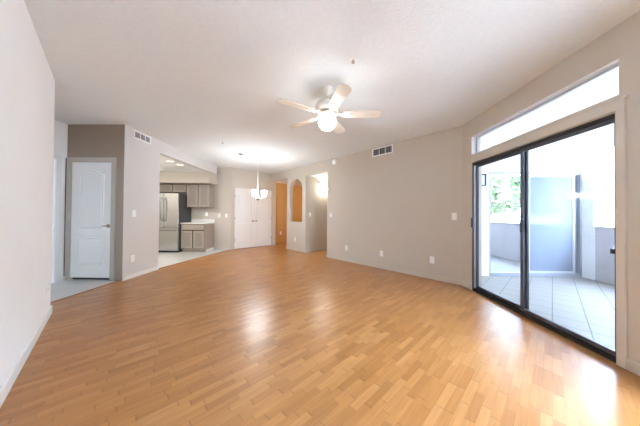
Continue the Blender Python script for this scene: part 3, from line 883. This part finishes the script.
# base cabinet
bc = thing('base_cabinet', 'taupe base cabinet with one drawer over two doors beside the refrigerator', 'cabinet', (-4.335, 6.65, 0.004), 0)
bw = 0.725
MB().box(0, 0.075, 0.09, bw, 0.565, 0.850).box(0, 0.078, 0.0, bw, 0.565, 0.095).box(0, 0.021, 0.09, 0.016, 0.08, 0.850).box(bw - 0.016, 0.021, 0.09, bw, 0.08, 0.850).build('cabinet_box', 'cab', bc)
MB().box(0.017, 0.058, 0.10, bw - 0.017, 0.074, 0.845).build('gap_shade', 'cab_gap_shade', bc)  # dark sheet behind the doors, shade for the gaps
b = MB().box(0.02, 0.0, 0.675, bw - 0.02, 0.02, 0.830, 0.003, 1)
dw = b.build('drawer', 'cab', bc)
MB().lathe([(0, 0), (0.006, 0), (0.006, 0.012), (0.015, 0.020), (0.012, 0.027), (0, 0.028)], 14, Matrix.Translation((bw / 2, 0, 0.752)) @ Matrix.Rotation(PI / 2, 4, 'X')).build('knob', 'nickel', dw, True)
shaker(bc, 'cabinet_door', 0.02, bw / 2 - 0.018, 0.115, 0.640, 0.0)
shaker(bc, 'cabinet_door', bw / 2 + 0.018, bw - 0.02, 0.115, 0.640, 0.0)
MB().box(bw - 0.001, 0.08, 0.0, bw + 0.012, 0.552, 0.075, 0.003, 1).build('shoe_moulding', 'base_white', bc)
# countertop with backsplash lip
ct = thing('countertop', 'white countertop with short backsplash on the base cabinet', 'countertop', (-4.335, 6.62, 0.854), 0)
MB().box(-0.005, 0.0, 0.0, bw + 0.02, 0.598, 0.035, 0.006).build('slab', 'counter', ct)
MB().box(-0.005, 0.580, 0.035, bw + 0.02, 0.598, 0.135, 0.003).build('backsplash', 'counter', ct)
# wall cabinets
uc = thing('wall_cabinet', 'tall taupe wall cabinet with two doors above the counter', 'cabinet', (-4.33, 6.90, 1.365), 0)
MB().box(0, 0.07, 0, 0.725, 0.318, 0.733).box(0, 0.021, 0, 0.008, 0.08, 0.733).box(0.717, 0.021, 0, 0.725, 0.08, 0.733).build('cabinet_box', 'cab', uc)
MB().box(0.009, 0.052, 0.004, 0.716, 0.069, 0.729).build('gap_shade', 'cab_gap_shade', uc)
shaker(uc, 'cabinet_door', 0.012, 0.346, 0.012, 0.710, 0.0, (0.32, 0.05))
shaker(uc, 'cabinet_door', 0.378, 0.713, 0.012, 0.710, 0.0, (0.404, 0.05))
uc2 = thing('wall_cabinet', 'short taupe cabinet with two doors above the refrigerator', 'cabinet', (-5.245, 6.90, 1.82), 0)
MB().box(0, 0.07, 0, 0.905, 0.318, 0.278).box(0, 0.021, 0, 0.008, 0.08, 0.278).box(0.897, 0.021, 0, 0.905, 0.08, 0.278).build('cabinet_box', 'cab', uc2)
MB().box(0.009, 0.052, 0.004, 0.896, 0.069, 0.274).build('gap_shade', 'cab_gap_shade', uc2)
shaker(uc2, 'cabinet_door', 0.012, 0.436, 0.020, 0.258, 0.0, (0.41, 0.045), 0.05)
shaker(uc2, 'cabinet_door', 0.470, 0.880, 0.020, 0.258, 0.0, (0.495, 0.045), 0.05)

# ------------------------------------------------------------------ patio and outdoors
PZ = -0.04
f = MB().box(2.40, -6.0, -0.25, 5.30, 4.60, PZ).build('floor_patio', 'patio_tile')
tag(f, 'pale square tile floor of the covered patio', 'floor', kind='structure')
f = MB().box(2.44, 1.60, 2.62, 5.40, 4.60, 2.85).build('ceiling_patio', 'stucco')
tag(f, 'white patio ceiling', 'ceiling', kind='structure')
f = MB().box(5.12, 1.60, 2.42, 5.36, 4.56, 2.64).build('trim_4', 'stucco')
tag(f, 'white beam along the open side of the patio', 'trim', kind='structure')
f = MB().box(5.15, -6.0, -0.25, 5.30, 4.40, 0.975).box(5.13, -6.0, 0.945, 5.32, 4.37, 0.985, 0.008).build('wall_parapet', 'stucco_grey')
tag(f, 'grey stucco half wall along the patio edge', 'wall', kind='structure')
wall('wall_patio', PW, 2.86, -0.25, 2.85, 0.15, holes=[(0.845, 2.665, PZ, 2.045)], m='stucco', label='white stucco end wall of the patio')
b = MB().box(5.125, 4.36, PZ, 5.31, 4.555, 2.425)
tag(b.build('trim_5', 'stucco'), 'white stucco pier at the corner of the patio', 'trim', kind='structure')
f = MB().box(2.44, 1.52, -0.25, 5.36, 1.62, 2.66).build('wall_patio_block', 'stucco')  # added out of view to hold sky light off the patio
tag(f, 'added unseen stucco partition keeping sky light off the near patio end', 'wall', kind='structure')
# neighbouring room's sliding door
pd = thing('door_5', 'white framed sliding glass door across the patio reflecting trees', 'door', PW.at(0.0), PW.a, kind='structure')
a, c = 0.845, 2.665
b = MB()
b.frame(a, c, PZ, 2.045, 0.0, 0.10, 0.03, 0.03, 0.07, 0.035)
b.build('door_frame', 'alu_mid', pd)
md = 1.265 + 0.36
pl = MB().box(a + 0.03, 0.06, 0.03, md + 0.02, 0.085, 2.00).build('glass_panel', 'mirror_glass', pd)
pr = MB().box(md - 0.02, 0.05, 0.03, c - 0.03, 0.075, 2.00).build('glass_panel', 'mirror_glass', pd)
b = MB()
b.frame(md - 0.03, c - 0.11, 0.03, 1.985, 0.02, 0.046, 0.075, 0.045, 0.04, 0.03)
sf = b.build('screen_frame', 'alu_light', pd)
MB().box(md + 0.04, 0.031, 0.07, c - 0.15, 0.034, 1.95).build('screen_mesh', 'screen', sf)
# lantern
ln = thing('wall_lantern', 'small metal lantern on the white patio wall', 'lantern', PW.at(0.60, 1.86), PW.a)
MB().box(-0.05, -0.012, -0.09, 0.05, 0.001, 0.09, 0.004).build('backplate', 'bronze', ln)
MB().tube([(0, -0.01, 0.10), (0, -0.07, 0.175), (0, -0.11, 0.105)], 0.012, 8).box(-0.068, -0.178, 0.095, 0.068, -0.042, 0.118).build('bracket', 'bronze', ln)
b = MB()
for sx in (-0.055, 0.055):
    for sy in (-0.165, -0.055): b.box(sx - 0.011, sy - 0.011, -0.10, sx + 0.011, sy + 0.011, 0.10)
b.box(-0.062, -0.172, -0.112, 0.062, -0.048, -0.098)
b.build('cage', 'bronze', ln)
MB().box(-0.048, -0.158, -0.097, 0.048, -0.062, 0.094).build('lantern_glass', 'plate', ln)

# ground, house and trees the glass reflects
f = MB().box(5.28, -45, -0.45, 60, 45, -0.25).build('ground', 'ground')
tag(f, 'pale gravel ground beyond the patio', 'ground', kind='structure')
nh = thing('house', 'pale neighbouring house with grey siding reflected in the patio door', 'house', (15.5, -9.5, -0.25), 0)
MB().box(-2.5, -4, 0, 2.5, 4, 4.2).build('wall', 'siding', nh)
b = MB()
b.prism([(-3.0, 4.2), (3.0, 4.2), (0, 5.8)], -4.4, 4.4)
b.build('roof', 'roof', nh)
b = MB().box(-2.56, -1.0, 1.0, -2.48, 0.6, 2.4)
b.build('window', 'mirror_glass', nh)
gw = MB().box(11.0, -12.0, -0.25, 11.2, 14.0, 1.65).build('wall_garden', 'stucco')
tag(gw, 'white garden wall beyond the patio', 'wall', kind='structure')

def tree(loc, h, r, label, seed):
    rnd = random.Random(seed)
    t = thing('tree', label, 'tree', loc, rnd.random() * 6, 'trees beyond the patio')
    b = MB()
    b.tube([(0, 0, 0), (0.05, 0.02, h * 0.3), (0.0, 0.05, h * 0.55), (0.05, 0, h * 0.8)], [0.14, 0.11, 0.08, 0.03], 10)
    for k in range(7):
        a = 2 * PI * k / 7; z = h * (0.35 + 0.05 * k)
        b.tube([(0, 0.02, z), (math.cos(a) * r * 0.4, math.sin(a) * r * 0.4, z + h * 0.1), (math.cos(a) * r * 0.75, math.sin(a) * r * 0.75, z + h * 0.16)], [0.05, 0.035, 0.012], 7)
    b.build('trunk', 'bark', t, True)
    bm = bmesh.new()
    for cl in range(70):
        u, v, w = rnd.uniform(-1, 1), rnd.uniform(-1, 1), rnd.uniform(-1, 1)
        q = Vector((u, v, w))
        if q.length > 1: q.normalize()
        cpos = Vector((q.x * r, q.y * r, h * 0.66 + q.z * h * 0.33))
        for l in range(42):
            p = cpos + Vector((rnd.gauss(0, 1), rnd.gauss(0, 1), rnd.gauss(0, 0.8))) * r * 0.16
            d = Vector((rnd.uniform(-1, 1), rnd.uniform(-1, 1), rnd.uniform(-0.6, 0.6))).normalized()
            s = d.orthogonal().normalized()
            s = (s * math.cos(l) + d.cross(s) * math.sin(l))
            L_, W_ = rnd.uniform(0.16, 0.28), rnd.uniform(0.06, 0.10)
            vs = [bm.verts.new(p - d * L_ * 0.5), bm.verts.new(p + s * W_), bm.verts.new(p + d * L_ * 0.5), bm.verts.new(p - s * W_)]
            bm.faces.new(vs)
    me = bpy.data.meshes.new('crown'); bm.to_mesh(me); bm.free(); me.materials.append(M['leaf'])
    o = bpy.data.objects.new('crown', me); COL.objects.link(o); o.parent = t
    return t
tree((9.0, -2.9, -0.25), 4.6, 1.3, 'loose green tree reflected at the left of the patio door', 3)
tree((9.0, 0.6, -0.25), 4.4, 1.35, 'broad green tree reflected behind the patio screen', 5)
tree((8.7, 4.0, -0.25), 3.6, 1.2, 'smaller green tree reflected at the right edge of the patio door', 9)
